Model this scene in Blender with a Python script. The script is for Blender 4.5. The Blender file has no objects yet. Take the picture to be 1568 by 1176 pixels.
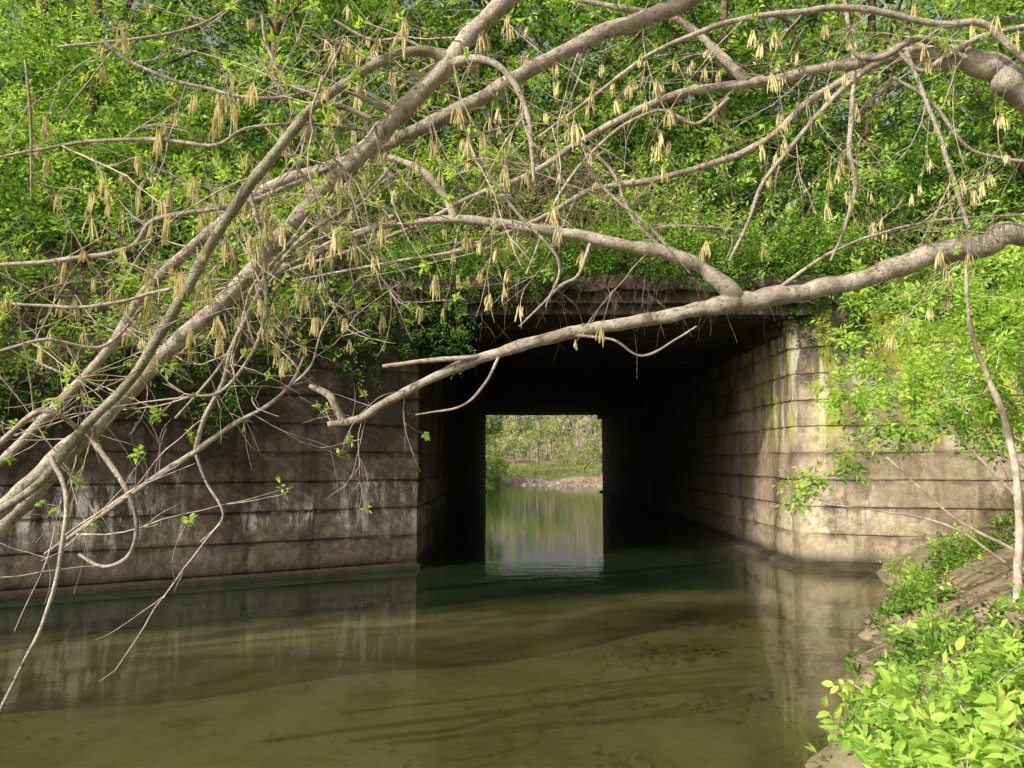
import bpy, math, numpy as np
from mathutils import Vector, noise
rng=np.random.default_rng(7)
scene=bpy.context.scene
U=rng.uniform
def nrm(v):
    return v/np.maximum(np.linalg.norm(v,axis=-1,keepdims=True),1e-9)
def sstep(a,b,x):
    t=np.clip((x-a)/(b-a),0,1); return t*t*(3-2*t)
# ---------------------------------------------------------------- helpers
def make_empty(name):
    e=bpy.data.objects.new(name,None); scene.collection.objects.link(e); return e
def mesh_obj(name,verts,faces,mats,parent=None,tint=None,smooth=False,attr='tint'):
    verts=np.asarray(verts,dtype=np.float32); faces=np.asarray(faces,dtype=np.int32)
    me=bpy.data.meshes.new(name)
    me.vertices.add(len(verts)); me.vertices.foreach_set('co',verts.ravel())
    n=len(faces); k=faces.shape[1]
    me.loops.add(n*k); me.loops.foreach_set('vertex_index',faces.ravel())
    me.polygons.add(n); me.polygons.foreach_set('loop_start',np.arange(n,dtype=np.int32)*k)
    me.materials.append(mats)
    me.update(calc_edges=True)
    if tint is not None:
        a=me.attributes.new(attr,'FLOAT','POINT'); a.data.foreach_set('value',np.asarray(tint,dtype=np.float32))
    me.polygons.foreach_set('use_smooth',np.full(n,smooth))
    ob=bpy.data.objects.new(name,me); scene.collection.objects.link(ob)
    if parent: ob.parent=parent
    return ob
class Acc:
    def __init__(s): s.v=[];s.f=[];s.t=[];s.n=0
    def add(s,v,f,t=None):
        v=np.asarray(v).reshape(-1,3)
        if len(v)==0: return
        s.v.append(v); s.f.append(np.asarray(f)+s.n); s.t.append(np.zeros(len(v)) if t is None else np.asarray(t).ravel()); s.n+=len(v)
    def obj(s,name,mat,parent=None,smooth=False):
        return mesh_obj(name,np.concatenate(s.v),np.concatenate(s.f),mat,parent,np.concatenate(s.t),smooth)
def tubes(P,R,S=6):
    P=np.asarray(P,float);R=np.asarray(R,float)
    T,N,_=P.shape
    tan=np.empty_like(P); tan[:,1:-1]=P[:,2:]-P[:,:-2]; tan[:,0]=P[:,1]-P[:,0]; tan[:,-1]=P[:,-1]-P[:,-2]
    tan=nrm(tan); ref=nrm(np.array([.25,.93,.21]))
    a=nrm(np.cross(tan,ref)); b=np.cross(tan,a)
    ang=np.arange(S)/S*2*math.pi
    V=P[:,:,None]+R[:,:,None,None]*(a[:,:,None]*np.cos(ang)[:,None]+b[:,:,None]*np.sin(ang)[:,None])
    idx=np.arange(T*N*S).reshape(T,N,S)
    f=np.stack([idx[:,:-1],np.roll(idx,-1,2)[:,:-1],np.roll(idx,-1,2)[:,1:],idx[:,1:]],-1).reshape(-1,4)
    return V.reshape(-1,3),f
def leafq(pos,d,n,ln,wd,tint,fold=.12):
    d=nrm(d); s=nrm(np.cross(d,n)); n=np.cross(s,d)
    ln=np.broadcast_to(ln,(len(pos),))[:,None]; wd=np.broadcast_to(wd,(len(pos),))[:,None]
    V=np.stack([pos,pos+d*ln*.42+s*wd/2+n*wd*fold,pos+d*ln-n*ln*.08,pos+d*ln*.42-s*wd/2+n*wd*fold],1)
    return V.reshape(-1,3),np.arange(len(pos)*4).reshape(-1,4),np.repeat(tint,4)
def leafbig(pos,d,n,ln,wd,tint):
    d=nrm(d); s=nrm(np.cross(d,n)); n=np.cross(s,d)
    ln=np.broadcast_to(ln,(len(pos),))[:,None]; wd=np.broadcast_to(wd,(len(pos),))[:,None]
    def p(t,w,h): return pos+d*ln*t+s*wd*w+n*ln*h
    V=np.stack([p(0,0,0),p(.25,.42,.07),p(.62,.42,.06),p(1,0,-.12),p(.62,-.42,.06),p(.25,-.42,.07),p(.45,0,0.0)],1)
    b=np.arange(len(pos))[:,None]*7
    F=np.concatenate([b+np.array([0,1,2,6]),b+np.array([6,2,3,4]),b+np.array([0,6,4,5])],0)
    return V.reshape(-1,3),F,np.repeat(tint,7)
def sprays(C,A,K,L,ln,wd,tint,big=False,acc=None,flat=.6):
    """compound leaf sprays: centres C, axes A, K leaflets in pairs along each axis"""
    N=len(C); A=nrm(A)
    up=np.array([0,0,1.])+rng.normal(0,flat,(N,3))
    S=nrm(np.cross(A,up)); Nn=np.cross(S,A)
    t=np.linspace(.1,1,K)
    side=np.where(np.arange(K)%2==0,1.,-1.); side[-1]=0
    L=np.broadcast_to(L,(N,))
    pos=C[:,None]+A[:,None]*(t[None,:,None]*L[:,None,None])
    d=A[:,None]*.55+S[:,None]*side[None,:,None]*.85+rng.normal(0,.22,(N,K,3))
    nn=Nn[:,None]+rng.normal(0,.3,(N,K,3))
    s=U(.7,1.25,(N,K))
    tt=np.clip(np.repeat(np.broadcast_to(tint,(N,)),K)+rng.normal(0,.08,N*K),0,1)
    f=leafbig if big else leafq
    acc.add(*f(pos.reshape(-1,3),d.reshape(-1,3),nn.reshape(-1,3),(s*ln).ravel(),(s*wd).ravel(),tt))
def resample(P,n):
    P=np.asarray(P,float); m=len(P)
    Q=np.vstack([2*P[0]-P[1],P,2*P[-1]-P[-2]])
    u=np.linspace(0,m-1-1e-6,n); i=u.astype(int); f=(u-i)[:,None]
    p0,p1,p2,p3=Q[i],Q[i+1],Q[i+2],Q[i+3]
    return .5*((2*p1)+(-p0+p2)*f+(2*p0-5*p1+4*p2-p3)*f**2+(-p0+3*p1-3*p2+p3)*f**3)
# ---------------------------------------------------------------- materials
def newmat(name):
    m=bpy.data.materials.new(name); m.use_nodes=True; nt=m.node_tree; nt.nodes.clear()
    return m,nt
def N(nt,t,**k):
    n=nt.nodes.new(t)
    for a,b in k.items():
        if a in n.inputs.keys(): n.inputs[a].default_value=b
        else: setattr(n,a,b)
    return n
def noise_n(nt,vec,scale,detail=6,rough=.6,mp=None):
    if mp is not None:
        m=N(nt,'ShaderNodeMapping'); m.inputs['Scale'].default_value=mp; nt.links.new(vec,m.inputs['Vector']); vec=m.outputs[0]
    n=N(nt,'ShaderNodeTexNoise',Scale=scale,Detail=detail,Roughness=rough); nt.links.new(vec,n.inputs['Vector']); return n.outputs['Fac']
def mr(nt,x,a,b,c=0.,d=1.):
    n=N(nt,'ShaderNodeMapRange'); n.interpolation_type='SMOOTHSTEP'
    for i,v in zip((1,2,3,4),(a,b,c,d)): n.inputs[i].default_value=v
    nt.links.new(x,n.inputs[0]); return n.outputs[0]
def mth(nt,op,a,b):
    n=N(nt,'ShaderNodeMath',operation=op)
    for i,v in enumerate((a,b)):
        if isinstance(v,(int,float)): n.inputs[i].default_value=v
        else: nt.links.new(v,n.inputs[i])
    return n.outputs[0]
def mixc(nt,f,a,b,bt='MIX'):
    n=N(nt,'ShaderNodeMix',data_type='RGBA',blend_type=bt)
    for i,v in ((0,f),(6,a),(7,b)):
        if isinstance(v,(int,float)): n.inputs[i].default_value=v
        elif isinstance(v,tuple): n.inputs[i].default_value=(*v,1)
        else: nt.links.new(v,n.inputs[i])
    return n.outputs[2]
def out_principled(nt,col,rough,bump=None,bstr=.5,bdist=.02,spec=.3):
    p=N(nt,'ShaderNodeBsdfPrincipled'); nt.links.new(col,p.inputs['Base Color'])
    p.inputs['Roughness'].default_value=rough
    p.inputs['Specular IOR Level'].default_value=spec
    if bump is not None:
        b=N(nt,'ShaderNodeBump',Strength=bstr,Distance=bdist); nt.links.new(bump,b.inputs['Height']); nt.links.new(b.outputs[0],p.inputs['Normal'])
    o=N(nt,'ShaderNodeOutputMaterial'); nt.links.new(p.outputs[0],o.inputs[0])
def concrete(name,dark,light,white=.8,algae=.3,zlo=.5,zhi=1.7,streak=.5,moss=0.,mold=.5,mz=(1.2,3.2),wth=.51):
    m,nt=newmat(name); tc=N(nt,'ShaderNodeTexCoord').outputs['Object']
    sx=N(nt,'ShaderNodeSeparateXYZ'); nt.links.new(tc,sx.inputs[0]); z=sx.outputs[2]; y=sx.outputs[1]
    big=noise_n(nt,tc,.55,6,.65); c=mixc(nt,mr(nt,big,.35,.65),dark,light)
    fine=noise_n(nt,tc,9,6,.75)
    c=mixc(nt,mr(nt,fine,.3,.75,.0,.75),c,tuple(x*.38 for x in dark))
    cz=mth(nt,'FLOOR',mth(nt,'DIVIDE',mth(nt,'SUBTRACT',z,.1),.42),0)
    wn=N(nt,'ShaderNodeTexWhiteNoise',noise_dimensions='1D'); nt.links.new(cz,wn.inputs['W'])
    c=mixc(nt,mth(nt,'MULTIPLY',wn.outputs[0],.35),c,tuple(x*.55 for x in dark))
    fz=mth(nt,'FRACT',mth(nt,'DIVIDE',mth(nt,'SUBTRACT',z,.1),.42),0)
    c=mixc(nt,mth(nt,'MULTIPLY',mr(nt,fz,.75,1.,0,.75),mr(nt,noise_n(nt,tc,1.8,4,.7),.36,.58)),c,tuple(x*.22 for x in dark))
    st=noise_n(nt,tc,1.0,5,.7,(2.2,2.2,.14))
    c=mixc(nt,mr(nt,st,.46,.64,0,streak),c,tuple(x*.28 for x in dark))
    md=noise_n(nt,tc,1.0,7,.72,(.9,.9,.8))
    mdz=mth(nt,'ADD',md,mr(nt,z,mz[0],mz[1],-.05,.12))
    c=mixc(nt,mr(nt,mdz,.47,.62,0,mold),c,(.034,.028,.02))
    wa=noise_n(nt,tc,1.0,8,.8,(5.5,5.5,.8))
    wb=noise_n(nt,tc,.8,3,.5)
    zz=mth(nt,'ADD',z,mth(nt,'MULTIPLY',noise_n(nt,tc,1.,5,.7,(5.,5.,.3)),1.1))
    zm=mth(nt,'MULTIPLY',mr(nt,zz,zlo+.3,zlo+.75),mr(nt,zz,zhi+.4,zhi+.7,1,0))
    w=mth(nt,'MULTIPLY',mth(nt,'MULTIPLY',mr(nt,wa,wth,wth+.10),mr(nt,wb,.40,.58)),mth(nt,'ADD',mth(nt,'MULTIPLY',zm,white),white*.08))
    w=mth(nt,'MULTIPLY',w,mr(nt,fine,.25,.6,1.,.35))
    c=mixc(nt,mth(nt,'MINIMUM',w,.85),c,(.62,.59,.52))
    al=noise_n(nt,tc,1.4,5,.7,(1,1,.5))
    c=mixc(nt,mr(nt,al,.55,.72,0,algae),c,(.085,.095,.022))
    if moss>0:
        ms=noise_n(nt,tc,1.,6,.65,(2.4,2.4,.35))
        zone=mth(nt,'MULTIPLY',mr(nt,y,15.0,13.2),mr(nt,z,1.7,2.5))
        c=mixc(nt,mth(nt,'MULTIPLY',mth(nt,'MULTIPLY',mr(nt,ms,.45,.55),zone),moss),c,(.38,.40,.06))
        mw=noise_n(nt,tc,1.3,6,.65,(2.6,2.6,.3))
        c=mixc(nt,mth(nt,'MULTIPLY',mth(nt,'MULTIPLY',mr(nt,mw,.52,.6),zone),.7),c,(.66,.62,.50))
    # shade deepening inside the culvert, painted into the concrete colour
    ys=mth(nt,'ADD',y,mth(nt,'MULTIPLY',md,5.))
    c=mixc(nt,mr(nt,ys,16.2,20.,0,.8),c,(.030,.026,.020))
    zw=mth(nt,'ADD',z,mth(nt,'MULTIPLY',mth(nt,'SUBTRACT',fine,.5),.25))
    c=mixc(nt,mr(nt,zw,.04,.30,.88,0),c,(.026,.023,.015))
    pit=noise_n(nt,tc,30,4,.8)
    h=mth(nt,'ADD',mth(nt,'MULTIPLY',fine,.8),mth(nt,'MULTIPLY',pit,.5))
    out_principled(nt,c,.9,h,.9,.03,.15)
    return m
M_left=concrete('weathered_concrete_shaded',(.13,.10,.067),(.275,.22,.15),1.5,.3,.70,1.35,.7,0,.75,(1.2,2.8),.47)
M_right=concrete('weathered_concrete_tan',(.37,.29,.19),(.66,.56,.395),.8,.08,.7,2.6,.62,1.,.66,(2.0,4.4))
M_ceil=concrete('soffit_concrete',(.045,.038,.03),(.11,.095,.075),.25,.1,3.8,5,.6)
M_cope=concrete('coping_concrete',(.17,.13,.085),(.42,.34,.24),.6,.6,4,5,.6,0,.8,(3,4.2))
def leafmat(name,c0,c1,c2,tr=.45):
    m,nt=newmat(name)
    a=N(nt,'ShaderNodeAttribute',attribute_name='tint').outputs['Fac']
    r=N(nt,'ShaderNodeValToRGB'); nt.links.new(a,r.inputs[0])
    e=r.color_ramp.elements; e[0].color=(*c0,1); e[1].color=(*c2,1); e[0].position=.05; e[1].position=.95
    k=e.new(.5); k.color=(*c1,1)
    d=N(nt,'ShaderNodeBsdfDiffuse'); t=N(nt,'ShaderNodeBsdfTranslucent')
    nt.links.new(r.outputs[0],d.inputs[0])
    br=mixc(nt,1.,r.outputs[0],(1.25,1.25,.7),'MULTIPLY'); nt.links.new(br,t.inputs[0])
    mx=N(nt,'ShaderNodeMixShader'); mx.inputs[0].default_value=tr; nt.links.new(d.outputs[0],mx.inputs[1]); nt.links.new(t.outputs[0],mx.inputs[2])
    o=N(nt,'ShaderNodeOutputMaterial'); nt.links.new(mx.outputs[0],o.inputs[0]); return m
M_leaf=leafmat('spring_leaf',(.035,.085,.016),(.175,.32,.05),(.47,.63,.14),.36)
M_leafnear=leafmat('near_spring_leaf',(.09,.21,.032),(.26,.44,.07),(.47,.62,.13),.45)
M_far=leafmat('far_leaf',(.11,.18,.05),(.25,.34,.10),(.48,.48,.25),.40)
M_catkin=leafmat('catkin',(.52,.46,.21),(.68,.61,.32),(.78,.72,.44),.3)
def bark(name,a,b,c,sc=9.):
    m,nt=newmat(name); tc=N(nt,'ShaderNodeTexCoord').outputs['Object']
    n1=noise_n(nt,tc,sc,6,.7); col=mixc(nt,mr(nt,n1,.35,.65),a,b)
    n2=noise_n(nt,tc,sc*3.5,4,.7); col=mixc(nt,mr(nt,n2,.55,.7,0,.6),col,c)
    col=mixc(nt,mr(nt,n2,.46,.34,0,.8),col,tuple(x*.3 for x in a))
    n4=noise_n(nt,tc,2.6,4,.6); col=mixc(nt,mr(nt,n4,.5,.66,0,.5),col,tuple(x*.5 for x in a))
    n5=noise_n(nt,tc,5.,5,.75); col=mixc(nt,mr(nt,n5,.56,.68,0,.5),col,(.17,.17,.09))
    n3=noise_n(nt,tc,sc*8,4,.8)
    out_principled(nt,col,.85,mth(nt,'ADD',n2,n3),1.,.014,.2); return m
def plain(name,a,b,sc=6.):
    m,nt=newmat(name); tc=N(nt,'ShaderNodeTexCoord').outputs['Object']
    col=mixc(nt,mr(nt,noise_n(nt,tc,sc,3,.7),.35,.65),a,b)
    d=N(nt,'ShaderNodeBsdfDiffuse'); nt.links.new(col,d.inputs[0])
    o=N(nt,'ShaderNodeOutputMaterial'); nt.links.new(d.outputs[0],o.inputs[0]); return m
M_bark=bark('box_elder_bark',(.33,.28,.21),(.56,.50,.40),(.70,.66,.57))
M_olive=bark('olive_young_bark',(.24,.23,.14),(.40,.385,.26),(.52,.50,.38))
M_twig=plain('twig_bark',(.30,.24,.18),(.54,.47,.38),14)
M_dtwig=plain('dry_vine',(.085,.06,.04),(.24,.185,.125),6)
M_ftrunk=plain('far_trunk',(.20,.155,.13),(.42,.34,.29),2)
def soil(name,a,b,c,green,gamt,sc=1.5,sand=None):
    m,nt=newmat(name); tc=N(nt,'ShaderNodeTexCoord').outputs['Object']
    col=mixc(nt,mr(nt,noise_n(nt,tc,sc,7,.7),.35,.65),a,b)
    col=mixc(nt,mr(nt,noise_n(nt,tc,sc*14,5,.8),.5,.7,0,.7),col,c)
    col=mixc(nt,mr(nt,noise_n(nt,tc,sc*.5,4,.6),.45,.6,0,gamt),col,green)
    if sand:
        sx=N(nt,'ShaderNodeSeparateXYZ'); nt.links.new(tc,sx.inputs[0])
        s=mixc(nt,mr(nt,noise_n(nt,tc,1.3,8,.72),.42,.62),sand[0],sand[1])
        s=mixc(nt,mr(nt,noise_n(nt,tc,22,5,.8),.55,.7,0,.5),s,sand[2])
        col=mixc(nt,mr(nt,sx.outputs[2],.0,-.07),col,s)
    out_principled(nt,col,.95,noise_n(nt,tc,sc*20,6,.8),.8,.05,.1); return m
M_ground=soil('creek_bank_soil',(.20,.155,.10),(.40,.32,.215),(.09,.065,.038),(.09,.13,.035),.4,.5,((.50,.44,.25),(.32,.275,.145),(.17,.14,.07)))
M_emb=soil('embankment_litter',(.04,.03,.018),(.08,.06,.035),(.12,.09,.055),(.03,.05,.013),.5)
# ---------------------------------------------------------------- terrain
def ground(x,y):
    xr=np.interp(y,[-40,0,2,4,5,7.8,10,11.3,12.2,40,44,52],[-2,.5,.95,1.55,1.95,3.45,4.75,5.2,5.5,5.5,7,9])
    xr=xr+.10*np.sin(y*3.7)*(y<11)+.07*np.sin(y*7.9+1)*(y<11)
    xl=np.interp(y,[-40,9,39,43,52],[-9,-9,-8.5,-3.2,-4.5])
    d=np.maximum(np.maximum(x-xr,xl-x),(y-50+.35*x)*.8)
    nz=.06*np.sin(x*2.3+1.3*np.sin(y*1.7))+.05*np.sin(y*3.1+x*1.1)+.03*np.sin(x*7.1+y*3.)+.03*np.sin(y*8.3-x*2)
    up=1.7*(1-np.exp(-np.maximum(d,0)*.34))+nz*np.clip(d*2,0,1)
    up=up*np.where(y>45,.55,1)+np.clip(y-58,0,400)*.035
    yb=7.2+.45*np.minimum(x,0)+.2*np.maximum(x,0)
    D=.22+1.05*sstep(0,4.4,y-yb)+.03*np.sin(x*1.9+y)
    bar=np.exp(-(((x-2.6)/1.5)**2+((y-8.6)/1.2)**2)); D=D*(1-.85*bar)
    D=np.where(y>44,np.minimum(D,.8),D)
    dn=-np.minimum(-np.minimum(d,0)*.5,np.maximum(D,.05))
    return np.where(d>0,up,dn)
def axis(lo,hi,step,far):
    a=np.arange(lo,hi+1e-6,step); l=[];s=step;v=lo
    while v>-far: s*=1.35; v-=s; l.append(v)
    r=[];s=step;v=hi
    while v<far: s*=1.35; v+=s; r.append(v)
    return np.array(l[::-1]+list(a)+r)
gx=axis(-12,13,.12,600); gy=np.unique(np.concatenate([axis(-3,60,.2,600),np.arange(1,12,.1)]).round(4))
X,Y=np.meshgrid(gx,gy); Z=ground(X,Y)
def gridf(nx,ny):
    i=np.arange(nx*ny).reshape(ny,nx)
    return np.stack([i[:-1,:-1],i[:-1,1:],i[1:,1:],i[1:,:-1]],-1).reshape(-1,4)
mesh_obj('ground',np.stack([X,Y,Z],-1).reshape(-1,3),gridf(len(gx),len(gy)),M_ground,smooth=True)
# water
wx=np.arange(-16,14.01,.2); wy=np.concatenate([np.arange(-30,0,1.),np.arange(0,62,.2)])
X,Y=np.meshgrid(wx,wy); D=np.clip(-ground(X,Y),0,3)
m,nt=newmat('creek_water')
dep=N(nt,'ShaderNodeAttribute',attribute_name='depth').outputs['Fac']
tc=N(nt,'ShaderNodeTexCoord').outputs['Object']
nz=noise_n(nt,tc,.9,5,.6); dd=mth(nt,'ADD',dep,mth(nt,'MULTIPLY',mth(nt,'SUBTRACT',nz,.5),.2))
mc=mixc(nt,mr(nt,dd,.15,.95),(.21,.20,.075),(.014,.023,.010))
dif=N(nt,'ShaderNodeBsdfDiffuse'); nt.links.new(mc,dif.inputs[0])
trn=N(nt,'ShaderNodeBsdfTransparent'); trn.inputs[0].default_value=(.90,.92,.70,1)
mx=N(nt,'ShaderNodeMixShader'); nt.links.new(mr(nt,dd,.05,.8,.12,.95),mx.inputs[0]); nt.links.new(trn.outputs[0],mx.inputs[1]); nt.links.new(dif.outputs[0],mx.inputs[2])
gl=N(nt,'ShaderNodeBsdfGlossy',Roughness=.0); gl.inputs[0].default_value=(1,1,1,1)
r1=noise_n(nt,tc,1.,4,.55,(1.6,5.5,1)); r2=noise_n(nt,tc,1.,3,.5,(.5,1.2,1))
b=N(nt,'ShaderNodeBump',Strength=.07,Distance=.03); nt.links.new(mth(nt,'ADD',r1,r2),b.inputs['Height'])
fr=N(nt,'ShaderNodeFresnel',IOR=1.42); nt.links.new(b.outputs[0],gl.inputs['Normal']); nt.links.new(b.outputs[0],fr.inputs['Normal'])
mo=N(nt,'ShaderNodeMixShader'); nt.links.new(fr.outputs[0],mo.inputs[0]); nt.links.new(mx.outputs[0],mo.inputs[1]); nt.links.new(gl.outputs[0],mo.inputs[2])
o=N(nt,'ShaderNodeOutputMaterial'); nt.links.new(mo.outputs[0],o.inputs[0])
mesh_obj('creek_water',np.stack([X,Y,X*0],-1).reshape(-1,3),gridf(len(wx),len(wy)),m,tint=D.ravel(),smooth=True,attr='depth')
# sunken leaf litter on the creek bed
lt=Acc(); n=9000
x=np.where(U(0,1,n)<.85,rng.normal(2.4,.95,n),U(-5,4,n)); y=np.where(x>1.0,rng.normal(8.2,1.,n),U(3,9,n)); z=ground(x,y)
cl=np.sin(x*3.1+2*np.sin(y*2.3))+np.sin(y*4.1+x)+rng.normal(0,.35,n)
k=(z<-.02)&(cl>.45); x,y,z=x[k],y[k],z[k]; n=len(x)
dd_=np.stack([rng.normal(0,1,n),rng.normal(0,1,n),rng.normal(0,.08,n)],-1); nn_=np.tile([0,0,1.],(n,1))+rng.normal(0,.15,(n,3))
sz=U(.25,1.1,n)**1.5
lt.add(*leafq(np.stack([x,y,np.minimum(z+.015,-.012)],-1),dd_,nn_,sz*.10,sz*.04,U(0,1,n)))
lt.obj('sunken_leaf_litter',plain('wet_leaf_litter',(.08,.055,.028),(.21,.15,.075),5))
# ---------------------------------------------------------------- culvert
cul=make_empty('railway_culvert')
def n3(p,s): return noise.noise(Vector(p)*s)
def sweep(name,path,topf,mat,plinth):
    path=np.array(path,float); pts=[]
    for a,bq in zip(path[:-1],path[1:]):
        L=np.linalg.norm(bq-a); st=.11
        if L>12: 
            ts=np.concatenate([np.arange(0,6,.15)/L,np.arange(6,L,.6)/L]) if a[1]<bq[1] else np.sort(1-np.concatenate([np.arange(.15,6,.15)/L,np.arange(6,L+.01,.6)/L]))
        else: ts=np.arange(0,1,st/L)
        for t in ts: pts.append(a+(bq-a)*t)
    pts.append(path[-1]); pts=np.array(pts)
    t=np.zeros_like(pts); t[:-1]+=nrm(pts[1:]-pts[:-1]); t[1:]+=nrm(pts[1:]-pts[:-1]); t=nrm(t)
    nn=np.stack([-t[:,1],t[:,0]],-1)
    prof=[(-1.6,plinth),(.02,plinth),(.06,plinth*.8),(.09,0)]
    z=.1;i=0
    offs=np.random.default_rng(3).uniform(-.014,.014,14)
    while z<5.2:
        o=offs[i]; 
        prof+=[(z+.004,-.038),(z+.022,o-.004),(z+.06,o),(z+.2,o),(z+.35,o),(z+.396,o-.004),(z+.414,-.038)]
        z+=.42;i+=1
    V=[]
    for j,(p,nv) in enumerate(zip(pts,nn)):
        tp=topf(p[0],p[1])
        for (zz,o) in prof:
            q=(p[0],p[1],zz)
            e=.012*n3(q,1.5)+.009*n3(q,8.)
            if o<-.02: o=o*max(.3,min(1.,.9+.9*n3((p[0],p[1],zz),1.1)))
            oo=o+e
            zc=zz+.009*n3(q,1.2)+.005*n3(q,7.)
            V.append((p[0]+nv[0]*oo,p[1]+nv[1]*oo,min(zc,tp+.06*n3(q,3))))
        V.append((p[0]-nv[0]*.65,p[1]-nv[1]*.65,tp)); V.append((p[0]-nv[0]*.65,p[1]-nv[1]*.65,-1.6))
    k=len(prof)+2; f=gridf(k,len(pts))
    return mesh_obj(name,V,f[:,::-1],mat,cul)
def ltop(x,y): return 4.06 if x>-1.6 and y>12.3 else np.interp(-x,[1.5,6.3,11],[4.35,2.75,1.6])
def rtop(x,y): return 4.06 if x<4.6 and y>12.5 else np.interp(x,[4.6,9.5],[4.3,2.8])
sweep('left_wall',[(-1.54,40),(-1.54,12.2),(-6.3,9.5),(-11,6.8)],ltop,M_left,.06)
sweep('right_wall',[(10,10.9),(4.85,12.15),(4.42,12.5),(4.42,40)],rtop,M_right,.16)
def noisy_box(acc,x0,x1,y0,y1,z0,z1,st,amp):
    lo=np.array([x0,y0,z0]);hi=np.array([x1,y1,z1])
    for ax in range(3):
        u,v=[a for a in range(3) if a!=ax]
        nu=max(2,int((hi[u]-lo[u])/st)+1); nv=max(2,int((hi[v]-lo[v])/st)+1)
        A,B=np.meshgrid(np.linspace(lo[u],hi[u],nu),np.linspace(lo[v],hi[v],nv))
        for s in (0,1):
            P=np.zeros((nv,nu,3)); P[...,u]=A;P[...,v]=B;P[...,ax]=(lo,hi)[s][ax]
            P=P.reshape(-1,3)
            for i in range(len(P)):
                q=P[i].copy()
                P[i]+=np.array([n3(q+11,1.6),n3(q+37,1.6),n3(q+71,1.6)])*amp+np.array([n3(q,7),n3(q+5,7),n3(q+9,7)])*amp*.6
            f=gridf(nu,nv); acc.add(P,f if (s==1)!=(ax==1) else f[:,::-1])
a=Acc(); y=12.28; i=0
while y<40:
    o=rng.uniform(-.03,.03); L=1.15 if i else 1.0
    noisy_box(a,-1.75,4.65,y,min(y+L,40),3.93+o,4.30,.5,.012); y+=L+.02; i+=1
noisy_box(a,4.2,4.5,12.7,40,3.72,3.95,.5,.01)
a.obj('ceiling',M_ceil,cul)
a=Acc()
noisy_box(a,-2.4,5.3,12.03,12.75,4.15,4.33,.07,.04)
noisy_box(a,-2.5,1.45,11.9,12.9,4.34,4.56,.07,.07)
noisy_box(a,1.49,5.2,11.92,12.9,4.35,4.55,.07,.07)
noisy_box(a,-1.5,4.7,12.14,12.5,3.98,4.14,.07,.03)
a.obj('coping',M_cope,cul)
a=Acc(); noisy_box(a,-2.4,5.4,39.4,40.1,3.97,4.7,.3,.03); a.obj('far_parapet',M_cope,cul)
# ---------------------------------------------------------------- embankment
def front(x):
    return np.interp(x,[-60,-11,-6.3,-1.54,4.7,10,60],[2,7.4,10.0,12.7,12.7,11.4,4])
def wtop(x):
    return np.interp(x,[-60,-11,-6.3,-1.54,4.7,10,60],[1.4,1.6,2.7,4.3,4.3,2.8,1.5])
def hill(x,y):
    d=y-front(x)
    z=wtop(x)+.55*np.clip(d,0,12)
    z=np.minimum(z,9.5+0*x)
    z=np.minimum(z,4.3+.55*(39.8-y))
    return z+.18*np.sin(x*1.3+y*.9)*np.clip(d,0,1)
ex=np.linspace(-60,60,241); ev=np.linspace(0,1,60)
X=np.repeat(ex[None],60,0); Yf=front(ex)
Y=Yf[None]+ev[:,None]*(39.8-Yf)[None]
Z=hill(X,Y)
mesh_obj('embankment',np.stack([X,Y,Z],-1).reshape(-1,3),gridf(241,60),M_emb,smooth=True)
# ---------------------------------------------------------------- hillside foliage
def blob(acc,C,r,n,K=8,L=.34,ln=.12,wd=.05,tint=.5,spread=.18):
    """n sprays through an irregular blob"""
    d=nrm(rng.normal(0,1,(n,3))); rad=np.array(r)*U(.25,1.,(n,1))**.6
    P=C+d*rad
    A=d*.8+np.array([-.15,-.35,-.25])+rng.normal(0,.5,(n,3))
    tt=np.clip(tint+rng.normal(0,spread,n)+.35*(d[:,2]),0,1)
    sprays(P,A,K,L*U(.7,1.3,n),ln,wd,tt,acc=acc)
def walk(P0,D,L,n,wig,grav):
    T=len(P0); P=np.zeros((T,n,3)); P[:,0]=P0; d=nrm(D); st=np.broadcast_to(L,(T,))[:,None]/(n-1)
    bend=rng.normal(0,wig,(T,3))
    for i in range(1,n):
        d=nrm(d+bend*.35+rng.normal(0,wig*.6,(T,3))+np.array([0,0,grav]))
        P[:,i]=P[:,i-1]+d*st
    return P
hf=Acc(); tw=Acc()
for i in range(500):
    x=U(-15,17); dy=U(0,1)**1.3*10; y=front(x)+dy+U(-.2,.4)
    h=U(.15,1)*(1.0+.3*dy)+ (U(0,2.4) if U()<.35 else 0)
    z=hill(x,y)+h
    if -1.9<x<1.3 and dy<4.0 and U()<.66: continue
    if abs(x/y)>.85: continue
    r=U(.3,1.)
    blob(hf,np.array([x,y,z]),(r*1.25,r,r*.6),int(62*r*r+22),K=7,ln=.135,wd=.055,tint=.05+.65*U()+.03*(z-5))
for i in range(660):
    y=U(15.5,24); x=U(-.76,.78)*y; z=float(hill(x,y))+(U(.5,9.8)*U(.5,1) if i%4 else U(.1,1.8))
    if x>0 and i%4 and U()<.12: continue
    r=U(.6,1.4)
    blob(hf,np.array([x,y,z]),(r*1.3,r,r*.6),int(30*r*r+13),K=6,L=.42,ln=.17,wd=.075,tint=.2+.65*U())
for i in range(160):
    x=U(-8,-1.0) if i%3 else U(4.6,8.5)
    y=front(x)-.3+U(-.15,.3); z=wtop(x)+U(-.5,.5)
    blob(hf,np.array([x,y,z]),(.5,.3,.35),24,K=7,L=.25,ln=.085,wd=.036,tint=.1+.4*U())
for i in range(150):
    x=U(-2.4,5.4); y=U(11.9,13.2); z=max(hill(x,y),4.5)+U(.05,.8)
    blob(hf,np.array([x,y,float(z)]),(.45,.35,.28),22,K=7,L=.25,ln=.085,wd=.036,tint=.15+.5*U())
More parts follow.
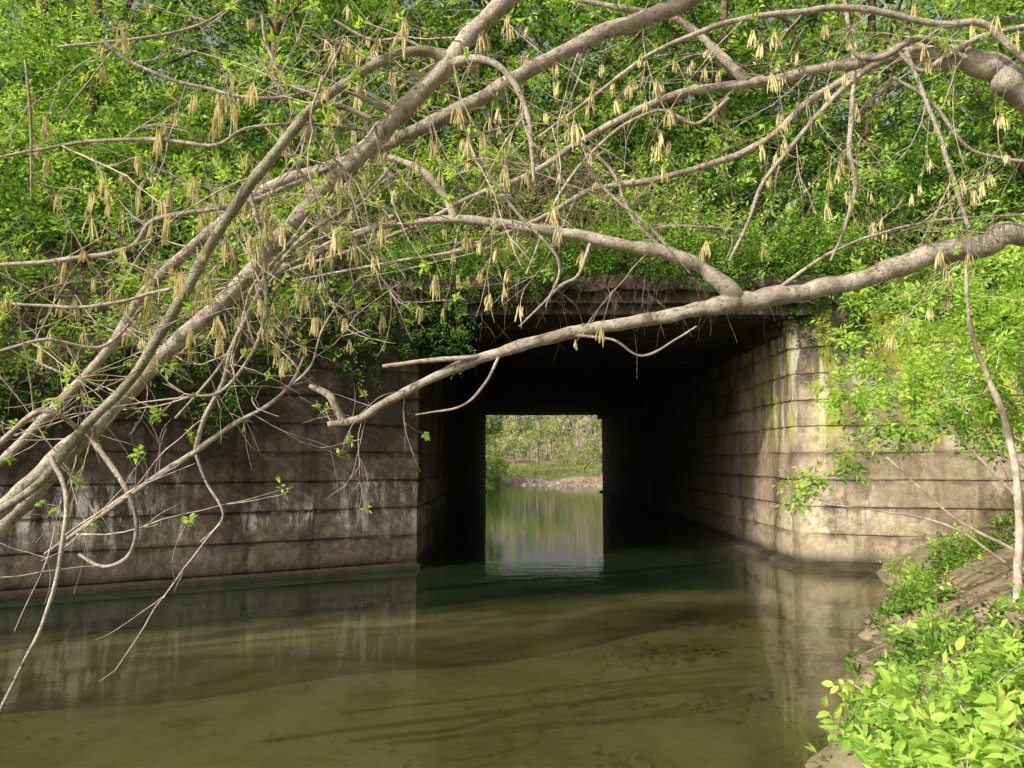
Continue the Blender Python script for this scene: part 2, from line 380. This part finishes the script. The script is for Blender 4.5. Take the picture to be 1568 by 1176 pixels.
for (x,y,z,r) in [(-1.3,11.8,4.2,.5),(-1.0,11.75,3.75,.42),(-.65,11.75,4.4,.4),(-1.9,11.6,3.7,.45),(-2.3,11.4,3.2,.4),(-1.75,11.7,4.5,.5),(-2.9,11.2,3.6,.45),(-3.4,10.9,3.2,.4),(-4.2,10.5,2.3,.3),(-4.0,10.5,2.7,.38),(-4.4,10.4,3.1,.4),(-.2,11.75,4.4,.4),(.3,11.75,4.5,.35),(-.9,11.7,3.4,.28),(4.9,11.8,4.3,.4),(5.4,11.7,3.9,.3),(-5.3,9.9,2.8,.4),(-6,9.5,2.6,.4),(.9,11.75,4.6,.25),(2.5,11.75,4.6,.35),(3.2,11.75,4.5,.22),(3.9,11.75,4.55,.4),(4.5,11.75,4.5,.35)]:
    blob(hf,np.array([x,y,z]),(r,r*.5,r),42,K=7,L=.2,ln=.075,wd=.032,tint=.3)
hf.obj('hillside_foliage',M_leaf)
n=1000
x=U(-12,13,n); dy=U(0,1,n)**1.5*7; y=front(x)+dy; z=hill(x,y)+U(0,.8,n)
P=walk(np.stack([x,y,z],-1),np.stack([rng.normal(0,.5,n),-.3+rng.normal(0,.3,n),U(.2,1.2,n)],-1),U(.8,3.2,n),9,.22,-.05)
tw.add(*tubes(P,np.linspace(1,.3,9)[None]*U(.005,.013,n)[:,None],3))
n=750
x=rng.normal(.1,1.5,n); y=U(12.6,15.5,n); z=hill(x,y)+U(.1,1.9,n)
P=walk(np.stack([x,y,z],-1),np.stack([rng.normal(0,.8,n),-.5+rng.normal(0,.3,n),rng.normal(.2,.7,n)],-1),U(.6,2.2,n),10,.3,-.10)
tw.add(*tubes(P,np.linspace(1,.3,10)[None]*U(.004,.010,n)[:,None],3))
n=300
x=np.where(U(0,1,n)<.55,U(-2.6,4.2,n),U(-7,-1.6,n)); y=front(x)-.85; z=wtop(x)+U(.0,.35,n)
P=walk(np.stack([x,y,z],-1),np.stack([rng.normal(0,.5,n),U(-.3,0,n),U(-1,.0,n)],-1),U(.3,1.,n),9,.22,-.2)
tw.add(*tubes(P,np.linspace(1,.4,9)[None]*U(.003,.008,n)[:,None],3))
tw.obj('dry_vines',M_dtwig)
# ---------------------------------------------------------------- trees
def tree(name,base,h,r,nl=15,leafn=26,crown=.42,lean=(0,0),tint=.5,ln=.16,low=.3,clr=.9):
    base=np.array(base,float)
    wood,lv=Acc(),Acc()
    k=14; t=np.linspace(0,1,k)
    tr=base+np.stack([lean[0]*t+.25*np.sin(t*5+U(0,6))*t,lean[1]*t+.25*np.sin(t*4+U(0,6))*t,h*t],-1)
    wood.add(*tubes(tr[None],(r*(1-.85*t)+.01)[None],8))
    ti=U(low,1,nl); s=np.stack([np.interp(ti,t,tr[:,j]) for j in range(3)],-1)
    az=U(0,2*math.pi,nl); el=U(.2,.9,nl)
    D=np.stack([np.cos(az)*np.cos(el),np.sin(az)*np.cos(el),np.sin(el)],-1)
    L=h*crown*(1.15-.75*(ti-low)/(1-low))*U(.7,1.2,nl)
    P=walk(s,D,L,9,.12,.03); R=(r*.45*(1.1-ti))[:,None]*np.linspace(1,.2,9)[None]+.006
    wood.add(*tubes(P,R,5))
    m=4; st=P[:,[4,6,7,8]].reshape(-1,3); dd=(nrm(P[:,-1]-P[:,0])[:,None]+rng.normal(0,.7,(nl,m,3))).reshape(-1,3)
    P2=walk(st,dd,np.repeat(L*.4,m)*U(.6,1.2,nl*m),7,.2,-.02)
    wood.add(*tubes(P2,np.linspace(.016,.005,7)[None].repeat(nl*m,0),3))
    for q in P2:
        for c in (q[-1],q[3]):
            rr=U(.35,.7)*clr
            blob(lv,c,(rr,rr,rr*.6),leafn//2,K=6,L=.34,ln=ln,wd=ln*.42,tint=tint+U(-.3,.2))
    e=make_empty(name); wood.obj('trunk_and_limbs',M_dtwig,e,True); lv.obj('crown_leaves',M_leaf,e)
for (x,y,h,tt) in [(-9.5,17,9.5,.6),(-5.5,16.5,9,.6),(-2.5,19,9.5,.5),(1.5,18,8.5,.5),(4.5,16.3,9,.65),(8,17,10,.7),(11.5,16,9,.75),(-13,20,9,.55),(14.5,19.5,9,.65),(6,22,9.5,.6),(-7,22,9.5,.5),(0,23,9.5,.5)]:
    tree('embankment_tree',(x,y,float(hill(x,y))-.1),h,.14,nl=15,leafn=22,tint=tt,low=.12,lean=(U(-1,1),U(-1.5,-.2)))
tree('bank_tree',(-10.8,1.5,1.0),10,.2,nl=13,leafn=12,tint=.5,low=.35,crown=.33)
tree('bank_tree',(-9.8,4.5,1.0),10,.2,nl=15,leafn=9,tint=.5,low=.62,crown=.36,lean=(5.0,1.6),clr=.8)
# ---------------------------------------------------------------- far woodland
fw=Acc(); fl=Acc()
n=230; x=U(-28,42,n); y=U(58,100,n); z=ground(x,y)-.1
t=np.linspace(0,1,6); P=np.stack([x,y,z],-1)[:,None]+np.stack([t*0,t*0,t],-1)[None]*U(5,10.5,n)[:,None,None]+rng.normal(0,.35,(n,6,3))*t[None,:,None]
fw.add(*tubes(P,U(.03,.12,n)[:,None]*(1-.8*t)[None],4))
n2=2800; i=rng.integers(0,n,n2); tt=U(.15,1,n2); s=P[i,np.clip((tt*5).astype(int),0,5)]
Q=walk(s,np.stack([rng.normal(0,1,n2),rng.normal(0,1,n2),U(0,1.2,n2)],-1),U(1,3,n2),6,.25,.02)
fw.add(*tubes(Q,np.linspace(.03,.010,6)[None].repeat(n2,0),3))
fw.obj('far_woodland_trunks',M_ftrunk)
for i in range(290):
    x=U(-22,34); y=U(56,86); z=ground(np.array(x),np.array(y))+U(.2,1)**1.5*4.3
    r=U(.5,1.4); blob(fl,np.array([x,y,float(z)]),(r*1.3,r,r*.7),34,K=6,L=.6,ln=.22,wd=.11,tint=U(.1,.95))
for (x,y,z,r) in [(-1.7,45,1.4,.9),(-2.6,47,2.6,1.5),(-1.4,50,.9,.8),(-4,48,4.5,1.9),(-1.6,44,3.9,.8),(-2.9,52,2.,1.5),(9.5,52,2,1.3)]:
    blob(fl,np.array([x,y,z]),(r,r,r),220,K=7,L=.4,ln=.16,wd=.07,tint=.2)
n=2600; x=U(-5,14,n); y=U(51,60,n); z=ground(x,y)
sprays(np.stack([x,y,z],-1),np.stack([rng.normal(0,.4,n),rng.normal(0,.4,n),np.ones(n)],-1),5,.25,.22,.05,.45,acc=fl)
fl.obj('far_woodland_foliage',M_far)
ga=Acc()
def rock(c,s):
    u=np.linspace(0,math.pi,5); v=np.linspace(0,2*math.pi,8)[:-1]
    P=np.array([[math.sin(a)*math.cos(b_),math.sin(a)*math.sin(b_),math.cos(a)] for a in u for b_ in v])
    P=P*np.array([s*U(.7,1.6),s*U(.7,1.2),s*U(.25,.5)])*(1+rng.normal(0,.12,(len(P),1)))+c
    f=[[a*7+b_,a*7+(b_+1)%7,(a+1)*7+(b_+1)%7,(a+1)*7+b_] for a in range(4) for b_ in range(7)]
    ga.add(P,f)
for i in range(420):
    x=U(-4,12); y=50-.35*x+U(-.3,1.6)
    rock(np.array([x,y,max(0,float(ground(np.array(x),np.array(y))))]),U(.04,.17))
ga.obj('gravel_bar',soil('river_stone',(.26,.24,.21),(.46,.43,.38),(.15,.13,.11),(.3,.28,.2),.2,3.),smooth=True)
P=resample([(1.2,54,.75),(3,53.6,.95),(5,53.8,.85),(7.2,53.2,1.15)],20)
v,f=tubes(P[None],np.linspace(.2,.1,20)[None],8); lg=Acc(); lg.add(v,f)
P=resample([(4.6,53.8,.9),(5.0,53.6,1.4),(5.8,53.5,1.7)],10); lg.add(*tubes(P[None],np.linspace(.08,.03,10)[None],6))
lg.obj('fallen_log',M_dtwig,smooth=True)
# ---------------------------------------------------------------- overhanging box elder limbs
pit=math.radians(5.5); FW=np.array([0,math.cos(pit),math.sin(pit)]); UPV=np.array([0,-math.sin(pit),math.cos(pit)])
def S(px,py,d): return np.array([0,0,1.7])+d*(FW+(px-784)/1185*np.array([1.,0,0])+(588-py)/1185*UPV)
def limb(keys,acc,pre=None,sides=10,jit=.004,keep=None):
    P=[S(a,b_,d) for a,b_,d,w in keys]; R=[w*d/1185/2*.93 for a,b_,d,w in keys]
    if pre: P=[np.array(p[:3]) for p in pre]+P; R=[p[3] for p in pre]+R
    n=max(14,int(sum(np.linalg.norm(np.subtract(p,q)) for p,q in zip(P[:-1],P[1:]))/.025))
    Q=resample(P,n); RR=np.interp(np.linspace(0,len(R)-1,n),np.arange(len(R)),R)
    for i in range(n):
        q=Q[i]; Q[i]=q+np.array([n3(q,6),n3(q+9,6),n3(q+23,6)])*max(jit,RR[i]*.34); RR[i]*=1+.18*n3(q+50,14)+.4*max(0,n3(q+80,9)-.35)
    acc.add(*tubes(Q[None],RR[None],sides))
    if keep is not None: keep.append((Q,RR))
    return Q
w1=Acc(); ol=Acc(); K1=[]; w2=Acc(); K2=[]
trunk1=[(3.7,1.2,.6,.20),(3.6,1.3,2.2,.17),(3.3,1.6,3.6,.14)]
w1.add(*tubes(resample([p[:3] for p in trunk1]+[(2.6,2.0,5.2)],30)[None],np.linspace(.2,.09,30)[None],12))
limb([(770,0,3.6,30),(700,75,3.6,31),(650,130,3.6,30),(580,200,3.65,29),(500,280,3.7,28),(440,345,3.7,27),(340,455,3.75,27),(240,545,3.8,26),(150,640,3.8,28),(70,725,3.8,30),(0,800,3.8,27),(-90,900,3.8,22)],w1,[(3.3,1.6,3.6,.12),(2.2,2.6,4.6,.08),(.9,3.3,4.6,.055)],keep=K1)
limb([(1040,5,3.9,28),(930,45,3.9,28),(830,95,3.9,26),(720,155,3.9,25),(620,205,3.95,22),(520,248,4.,19),(410,282,4.,19),(340,332,4.,18),(265,400,4.,18),(210,450,4.,17),(165,525,4.,17),(100,600,4.,17),(0,700,4.,15),(-80,770,4,13)],w1,[(3.3,1.6,3.6,.10),(2.4,2.8,4.5,.07),(1.6,3.5,4.3,.055)],keep=K1)
limb([(690,92,3.6,22),(640,76,3.55,17),(580,92,3.5,15),(490,150,3.45,16),(420,225,3.4,17),(370,290,3.4,19),(330,350,3.4,18),(285,430,3.4,17),(240,505,3.4,17),(190,585,3.4,16),(120,655,3.5,16),(50,740,3.5,15),(-40,800,3.5,13)],ol,keep=K1)
limb([(680,95,3.6,18),(740,92,3.5,11),(780,125,3.5,10),(803,180,3.5,9),(810,240,3.5,8),(812,280,3.5,5)],w1,keep=K1)
limb([(150,640,3.8,18),(90,685,3.7,22),(40,735,3.6,24),(0,775,3.6,26),(-60,830,3.6,24)],w1)
more=[
 [(-20,690,3.4,12),(40,635,3.4,10),(75,632,3.4,10),(110,655,3.5,8)],
 [(-10,1090,3.1,6),(30,1010,3.1,6),(62,940,3.1,7),(85,850,3.15,8),(92,760,3.2,8),(70,700,3.4,8)],
 [(135,675,3.5,9),(180,740,3.4,9),(202,800,3.4,8),(190,850,3.4,7),(150,868,3.4,6),(112,850,3.4,5)],
 [(60,850,3.6,6),(100,820,3.6,7),(180,765,3.6,9),(240,725,3.6,10),(290,692,3.6,10),(350,650,3.6,8),(430,600,3.6,6),(460,545,3.6,4)],
 [(290,692,3.6,9),(305,640,3.6,9),(335,585,3.6,9),(350,530,3.6,9),(395,440,3.6,8),(460,360,3.6,7),(540,310,3.6,6),(600,250,3.6,5)],
 [(280,605,3.5,4),(330,600,3.5,6),(380,540,3.5,7),(400,470,3.5,7),(395,380,3.5,6),(375,290,3.5,8)],
 [(-20,405,3.7,6),(90,397,3.7,8),(190,378,3.7,9),(232,335,3.7,9),(330,318,3.7,8),(400,300,3.7,8),(500,255,3.8,8)],
 [(-20,462,3.7,4),(100,470,3.7,6),(170,462,3.7,6),(262,440,3.7,6),(330,425,3.7,5)],
 [(-20,240,3.5,4),(110,218,3.5,6),(230,212,3.5,7),(320,222,3.5,6),(375,195,3.5,5),(470,190,3.6,5),(590,205,3.8,6)],
 [(30,90,3.5,4),(38,180,3.5,5),(40,300,3.5,3)],
 [(150,60,3.5,5),(195,95,3.5,6),(290,130,3.5,6),(400,150,3.5,6),(500,135,3.5,6),(570,160,3.6,7),(600,175,3.6,7)],
 [(395,20,3.6,5),(405,75,3.6,7),(440,128,3.6,8),(500,155,3.6,8),(560,180,3.65,9)],
 [(360,0,3.5,5),(290,40,3.5,5),(180,60,3.5,5),(80,70,3.5,4)],
 [(600,340,3.9,11),(560,352,3.9,10),(500,378,3.9,9),(450,400,3.9,8),(395,430,3.9,8),(330,480,3.9,7),(270,540,3.9,6)],
 [(505,30,3.6,4),(560,60,3.6,5),(610,60,3.6,6),(660,80,3.6,7)],
 [(480,315,3.6,6),(430,380,3.6,6),(380,440,3.6,6),(360,500,3.6,6),(330,560,3.6,5),(260,640,3.6,4)],
 [(520,60,3.4,4),(470,180,3.4,5),(520,260,3.5,5),(600,330,3.6,5),(640,370,3.7,4)],
 [(700,180,3.8,6),(730,250,3.8,6),(790,330,3.8,6),(850,400,3.8,5),(830,470,3.8,3)],
 [(880,240,4,5),(930,300,4,6),(990,350,4,5),(1050,420,4,3)],
 [(290,692,3.6,6),(310,740,3.6,5),(335,790,3.6,4),(300,830,3.6,3)],
 [(-20,540,3.6,5),(60,520,3.6,5),(150,530,3.7,6),(210,470,3.8,6)],
 [(430,600,3.6,4),(470,560,3.6,4),(490,500,3.6,4),(540,430,3.7,4),(600,400,3.8,4)],
]
for k in more: limb(k,w1,sides=6,jit=.006,keep=K1)
w2.add(*tubes(resample([(6.3,5.4,1.3),(6.0,5.4,2.6),(5.6,5.2,3.6),(5.4,5.0,5.2),(5.0,4.9,7.)],40)[None],np.linspace(.28,.13,40)[None],14))
limb([(1568,362,5.2,37),(1500,375,5.2,36),(1430,388,5.2,34),(1340,420,5.2,33),(1240,443,5.2,30),(1180,455,5.2,34),(1120,462,5.2,36),(1070,473,5.2,24),(960,494,5.2,21),(850,514,5.2,20),(740,545,5.2,18),(660,578,5.2,15),(590,612,5.2,13),(545,640,5.2,13),(497,650,5.2,11)],w2,[(6.0,5.4,2.6,.14),(5.0,5.3,2.75,.10)],keep=K2)
limb([(520,646,5.2,14),(508,625,5.2,14),(495,605,5.2,12),(468,590,5.2,9)],w2)
limb([(745,543,5.2,9),(700,549,5.15,8),(650,552,5.15,8),(580,561,5.15,6)],w2)
limb([(760,540,5.2,5),(735,590,5.1,5),(700,622,5.1,4),(630,635,5.1,3)],w2)
limb([(1120,455,5.2,32),(1080,418,5.15,24),(1015,388,5.1,22),(930,371,5.1,20),(830,352,5.1,18),(750,340,5.1,16),(690,335,5.1,14),(620,342,5.1,10),(540,355,5,8),(470,385,5,6)],w2,keep=K2)
limb([(690,332,5.1,14),(678,305,5.1,13),(655,275,5.1,13),(620,250,5.1,11),(560,240,5.1,7),(500,262,5.1,5)],w2,keep=K2)
limb([(1568,148,5.2,50),(1520,108,5.2,44),(1450,88,5.2,36),(1380,84,5.2,26),(1300,98,5.2,20),(1240,108,5.2,17),(1170,124,5.2,17),(1110,132,5.2,16),(1030,145,5.2,14),(950,180,5.2,12),(870,225,5.2,11),(800,270,5.2,10),(720,300,5.2,8),(620,350,5.2,7),(480,400,5.2,6),(300,450,5.2,4)],w2,[(5.5,5.1,3.3,.16),(4.5,5.2,3.75,.13)],keep=K2)
limb([(1350,90,5.2,16),(1300,118,5.2,14),(1240,150,5.2,12),(1180,205,5.2,11),(1130,235,5.2,11),(1060,258,5.2,10),(980,278,5.2,10),(900,292,5.2,9),(830,330,5.2,8),(760,360,5.2,7),(690,385,5.2,6),(600,400,5.2,5),(440,430,5.2,4)],w2,keep=K2)
limb([(1135,122,5.2,20),(1110,100,5.2,15),(1080,68,5.2,14),(1030,30,5.2,12),(960,15,5.2,10),(880,0,5.2,8)],w2,keep=K2)
limb([(1568,95,5.,14),(1500,40,5.,12),(1420,38,5,11),(1310,14,5,11),(1210,20,5,11),(1130,30,5,10),(1060,52,5,9),(980,90,5,8),(900,150,5,6),(820,210,5,4)],w2,[(5.4,5.0,4.,.08),(4.2,5,4.,.04)],keep=K2)
m2=[
 [(1300,110,5.1,8),(1298,170,5.1,9),(1294,230,5.1,9),(1303,280,5.1,8),(1290,340,5.1,6),(1265,400,5.1,4)],
 [(1330,100,5.1,9),(1270,150,5.1,9),(1205,225,5.1,8),(1160,285,5.1,7),(1140,340,5.1,6),(1110,400,5.1,4)],
 [(1470,90,5.1,10),(1400,60,5.1,12),(1340,90,5.1,12),(1300,80,5.1,8),(1290,20,5.1,7),(1280,-20,5.1,6)],
 [(1568,40,5.1,8),(1490,60,5.1,9),(1440,90,5.1,10),(1400,110,5.1,8),(1350,60,5.1,6)],
 [(1380,80,5,7),(1420,180,5,7),(1450,270,5,8),(1475,350,5,7)],
 [(1110,150,5.1,7),(1060,190,5.1,7),(1000,170,5.1,6),(920,215,5.1,6),(850,300,5.1,5),(800,420,5.1,4)],
 [(1568,250,5.1,6),(1480,230,5.1,6),(1420,160,5.1,6),(1360,120,5.1,6)],
 [(1010,385,5.1,7),(960,330,5.1,6),(930,260,5.1,5),(860,200,5.1,4)],
 [(900,365,5.1,7),(880,420,5.1,6),(850,440,5.1,5),(790,500,5.1,3)],
 [(860,512,5.2,6),(930,520,5.1,4),(980,545,5.1,4),(1060,500,5.1,3)],
 [(1170,455,5.2,7),(1280,380,5.1,5),(1420,340,5.1,4),(1568,330,5.1,4)],
]
for k in m2: limb(k,w2,sides=6,jit=.006,keep=K2)
def dress(K,tacc,lacc,cacc,dens,leafp=.35,catp=.35):
    L0=[];D0=[];S0=[]
    for Q,R in K:
        seg=np.linalg.norm(Q[1:]-Q[:-1],axis=1).sum(); n=int(seg*dens+.5)
        for _ in range(n):
            i=rng.integers(len(Q)//8,len(Q)-2); t=nrm(Q[i+1]-Q[i])
            if Q[i][1]<2.6: continue
            if Q[i][2]<3.0 and Q[i][0]>-.7 and U()<.93: continue
            if Q[i][2]<1.7 and U()<.7: continue
            r=rng.normal(0,1,3)*np.array([1,.55,1]); r=nrm(r-t*np.dot(r,t))
            D0.append(t*U(.3,1.1)+r*.8); S0.append(Q[i]); L0.append(U(.2,1.0))
    S0=np.array(S0);D0=np.array(D0);L0=np.array(L0)
    P=walk(S0,D0,L0,12,.14,-.008)
    base=.0015+.0028*L0
    tacc.add(*tubes(P,base[:,None]*np.linspace(1,.35,12)[None],5))
    m=4; ii=rng.integers(2,10,(len(P),m))
    s=P[np.arange(len(P))[:,None],ii]; d=P[np.arange(len(P))[:,None],np.minimum(ii+1,10)]-s
    d=nrm(d)+rng.normal(0,.55,d.shape)*np.array([1,.6,1])
    L=U(.05,.35,len(P)*m); P2=walk(s.reshape(-1,3),d.reshape(-1,3),L,7,.16,.0)
    tacc.add(*tubes(P2,np.linspace(.0021,.0011,7)[None].repeat(len(P2),0),4))
    tips=np.concatenate([P[:,-1],P2[:,-1],P2[:,3]]); td=np.concatenate([P[:,-1]-P[:,-3],P2[:,-1]-P2[:,-3],P2[:,4]-P2[:,2]])
    sel=U(0,1,len(tips))<leafp
    T=tips[sel]
    for _ in range(3):
        A=nrm(td[sel])+rng.normal(0,.6,(len(T),3))+np.array([0,0,.1])
        sprays(T,A,4,U(.02,.05,len(T)),.034,.016,U(.45,1.,len(T)),big=True,acc=lacc)
    sel=(U(0,1,len(tips))<catp)&(tips[:,2]>2.2)&(tips[:,1]>2.8)
    for c in tips[sel]:
        q=rng.integers(6,13); Ls=U(.05,.13)*U(.7,1.1,q)
        P=walk(np.repeat(c[None],q,0)+rng.normal(0,.007,(q,3)),np.stack([rng.normal(0,.3,q),rng.normal(0,.3,q),-np.ones(q)],-1),Ls,6,.1,-.35)
        r=np.array([.0009,.0018,.0034,.0040,.0036,.0018])[None].repeat(q,0)*U(.8,1.3)
        v,f=tubes(P,r,4); cacc.add(v,f,np.full(len(v),U(.2,.9)))
t1=Acc();l1=Acc();c1=Acc();t2=Acc();l2=Acc();c2=Acc()
dress(K1,t1,l1,c1,5.4,leafp=.09,catp=.13)
dress(K2,t2,l2,c2,3.,leafp=.12,catp=.18)
e=make_empty('box_elder_tree'); w1.obj('trunk_and_limbs',M_bark,e,True); ol.obj('young_limb',M_olive,e,True); t1.obj('twigs',M_twig,e,True); l1.obj('leaves',M_leafnear,e); c1.obj('catkins',M_catkin,e)
e=make_empty('box_elder_tree'); w2.obj('trunk_and_limbs',M_bark,e,True); t2.obj('twigs',M_twig,e,True); l2.obj('leaves',M_leafnear,e); c2.obj('catkins',M_catkin,e)
# ---------------------------------------------------------------- right bank shrub (mid distance)
e=make_empty('bank_shrub'); st=Acc(); lv=Acc()
n=26; s=np.stack([U(5.9,7.8,n),U(7.9,9.6,n),U(1.0,1.3,n)],-1)
P=walk(s,np.stack([rng.normal(-.35,.3,n),rng.normal(-.1,.3,n),np.ones(n)],-1),U(1.8,3.4,n),14,.07,-.03)
st.add(*tubes(P,np.linspace(.02,.006,14)[None].repeat(n,0),5))
m=6; ii=rng.integers(6,14,(n,m)); s=P[np.arange(n)[:,None],ii].reshape(-1,3)
P2=walk(s,rng.normal(0,1,(n*m,3))+np.array([-.4,-.3,.1]),U(.3,.8,n*m),8,.15,-.03)
st.add(*tubes(P2,np.linspace(.007,.003,8)[None].repeat(n*m,0),4))
for j in range(2,8):
    for _ in range(2):
        C=P2[:,j]; k=C[:,2]>2.0; C=C[k]; q=len(C)
        sprays(C,rng.normal(0,.8,(q,3))+np.array([-.2,-.4,-.15]),7,U(.14,.26,q),.085,.035,U(.3,1,q),acc=lv)
for (px,py,d,r) in [(1300,600,8.3,.3),(1370,560,8.3,.42),(1330,640,8.2,.28),(1450,590,8.,.5),(1240,735,8.6,.16),(1205,752,8.6,.1),(1290,700,8.5,.14),(1530,520,7.8,.55),(1500,650,7.8,.35),(1420,470,8.4,.45),(1390,650,8.1,.22),(1550,420,8.2,.6),(1290,510,8.9,.22),(1350,440,9,.4)]:
    blob(lv,S(px,py,d),(r,r*.8,r*.6),int(380*r*r+14),K=7,L=.22,ln=.085,wd=.036,tint=.72)
st.obj('stems',M_twig,e,True); lv.obj('leaves',M_leafnear,e)
sa=Acc()
limb([(1470,395,5.6,5),(1478,500,5.6,7),(1505,580,5.6,9),(1532,650,5.6,11),(1548,740,5.6,12),(1552,840,5.6,13),(1545,950,5.6,15),(1540,1000,5.6,17)],sa)
limb([(1548,760,5.6,6),(1480,690,5.6,4),(1430,640,5.6,3)],sa); limb([(1540,840,5.6,6),(1450,790,5.6,4),(1350,700,5.7,3)],sa); limb([(1530,860,5.6,5),(1430,800,5.6,4),(1250,770,5.7,2)],sa)
sa.obj('sapling',M_twig,smooth=True)
# ---------------------------------------------------------------- foreground shrub bottom right
e=make_empty('foreground_shrub'); st=Acc(); lv=Acc()
n=120; x=U(1.05,3.0,n); y=U(1.9,4.3,n); k=x>np.interp(y,[1.9,3,5],[1.05,1.25,2.4]); x,y=x[k],y[k]; n=len(x)
s=np.stack([x,y,ground(x,y)-.05],-1)
P=walk(s,np.stack([rng.normal(-.12,.25,n),rng.normal(0,.25,n),np.ones(n)],-1),U(.4,.85,n)*np.interp(y,[2,4.5],[1,.6]),12,.08,-.04)
st.add(*tubes(P,np.linspace(.006,.002,12)[None].repeat(n,0),5))
for j in (3,5,6,7,8,9,10,11):
    for _ in range(2):
        sprays(P[:,j],rng.normal(0,.8,(n,3))+np.array([-.15,-.1,.1]),5,U(.08,.14,n),.066,.033,np.clip(.1+.08*j*U(.4,1.1,n),0,1),big=True,acc=lv,flat=.35)
st.obj('stems',M_twig,e,True); lv.obj('leaves',M_leafnear,e)
wd=Acc(); n=9000; x=U(1.3,9,n); y=U(2.5,11.6,n); z=ground(x,y)
pt=np.sin(x*2.6+1.7*np.sin(y*1.3))+np.sin(y*2.1-x)+rng.normal(0,.35,n)
ok=(z>.05)&(pt>np.where((y>5.5)&(y<10.5),.25,-.6)); x,y,z=x[ok],y[ok],z[ok]; n=len(x)
sprays(np.stack([x,y,z],-1),np.stack([rng.normal(0,.6,n),rng.normal(0,.6,n),np.ones(n)],-1),6,U(.04,.2,n),.06,.026,U(.15,.8,n),acc=wd)
for (x,y,r) in [(5.5,9.8,.3),(5.8,10.2,.35),(4.6,6.6,.22),(4.9,6.4,.28),(3.6,7.0,.14),(2.9,5.6,.16),(4.7,9.3,.15)]:
    blob(wd,np.array([x,y,float(ground(np.array(x),np.array(y)))+.1]),(r,r,r*.6),80,K=6,L=.15,ln=.07,wd=.035,tint=.45)
wd.obj('bank_weeds',M_leaf)
lt=Acc(); n=5000; x=U(1.3,8,n); y=U(2.5,11.5,n); z=ground(x,y); k=z>.02; x,y,z=x[k],y[k],z[k]; n=len(x)
lt.add(*leafq(np.stack([x,y,z+.015],-1),rng.normal(0,1,(n,3))*np.array([1,1,.2]),np.tile([0,0,1.],(n,1))+rng.normal(0,.3,(n,3)),U(.04,.09,n),U(.02,.045,n),U(0,1,n)))
lt.obj('leaf_litter',plain('dry_leaf_litter',(.12,.08,.045),(.34,.25,.15),9))
# ---------------------------------------------------------------- light, world, camera
el=math.radians(34); dx,dy=-.79,-.61
sd=Vector((dx*math.cos(el),dy*math.cos(el),math.sin(el))).normalized()
L=bpy.data.lights.new('sun','SUN'); L.energy=5.; L.angle=math.radians(.6); L.color=(1,.94,.82)
lo=bpy.data.objects.new('sun',L); lo.rotation_euler=sd.to_track_quat('Z','Y').to_euler(); scene.collection.objects.link(lo)
w=bpy.data.worlds.new('World'); scene.world=w; w.use_nodes=True; nt=w.node_tree
sk=nt.nodes.new('ShaderNodeTexSky'); sk.sky_type='NISHITA'; sk.sun_disc=False; sk.sun_elevation=el; sk.sun_rotation=math.atan2(dx,dy)%(2*math.pi)
sk.dust_density=8.0; sk.ozone_density=.2
hs=nt.nodes.new('ShaderNodeHueSaturation'); hs.inputs['Saturation'].default_value=.5; hs.inputs['Value'].default_value=1.15
bg=nt.nodes['Background']; nt.links.new(sk.outputs[0],hs.inputs['Color']); nt.links.new(hs.outputs[0],bg.inputs[0]); bg.inputs[1].default_value=.15
cd=bpy.data.cameras.new('camera'); cd.lens=27.2; cd.sensor_width=36; cd.clip_end=2000; cd.clip_start=.05
co=bpy.data.objects.new('camera',cd); co.location=(0,0,1.7); co.rotation_euler=(math.radians(95.5),0,math.radians(.3)); scene.collection.objects.link(co); scene.camera=co
scene.view_settings.view_transform='Standard'; scene.view_settings.look='None'; scene.view_settings.exposure=0
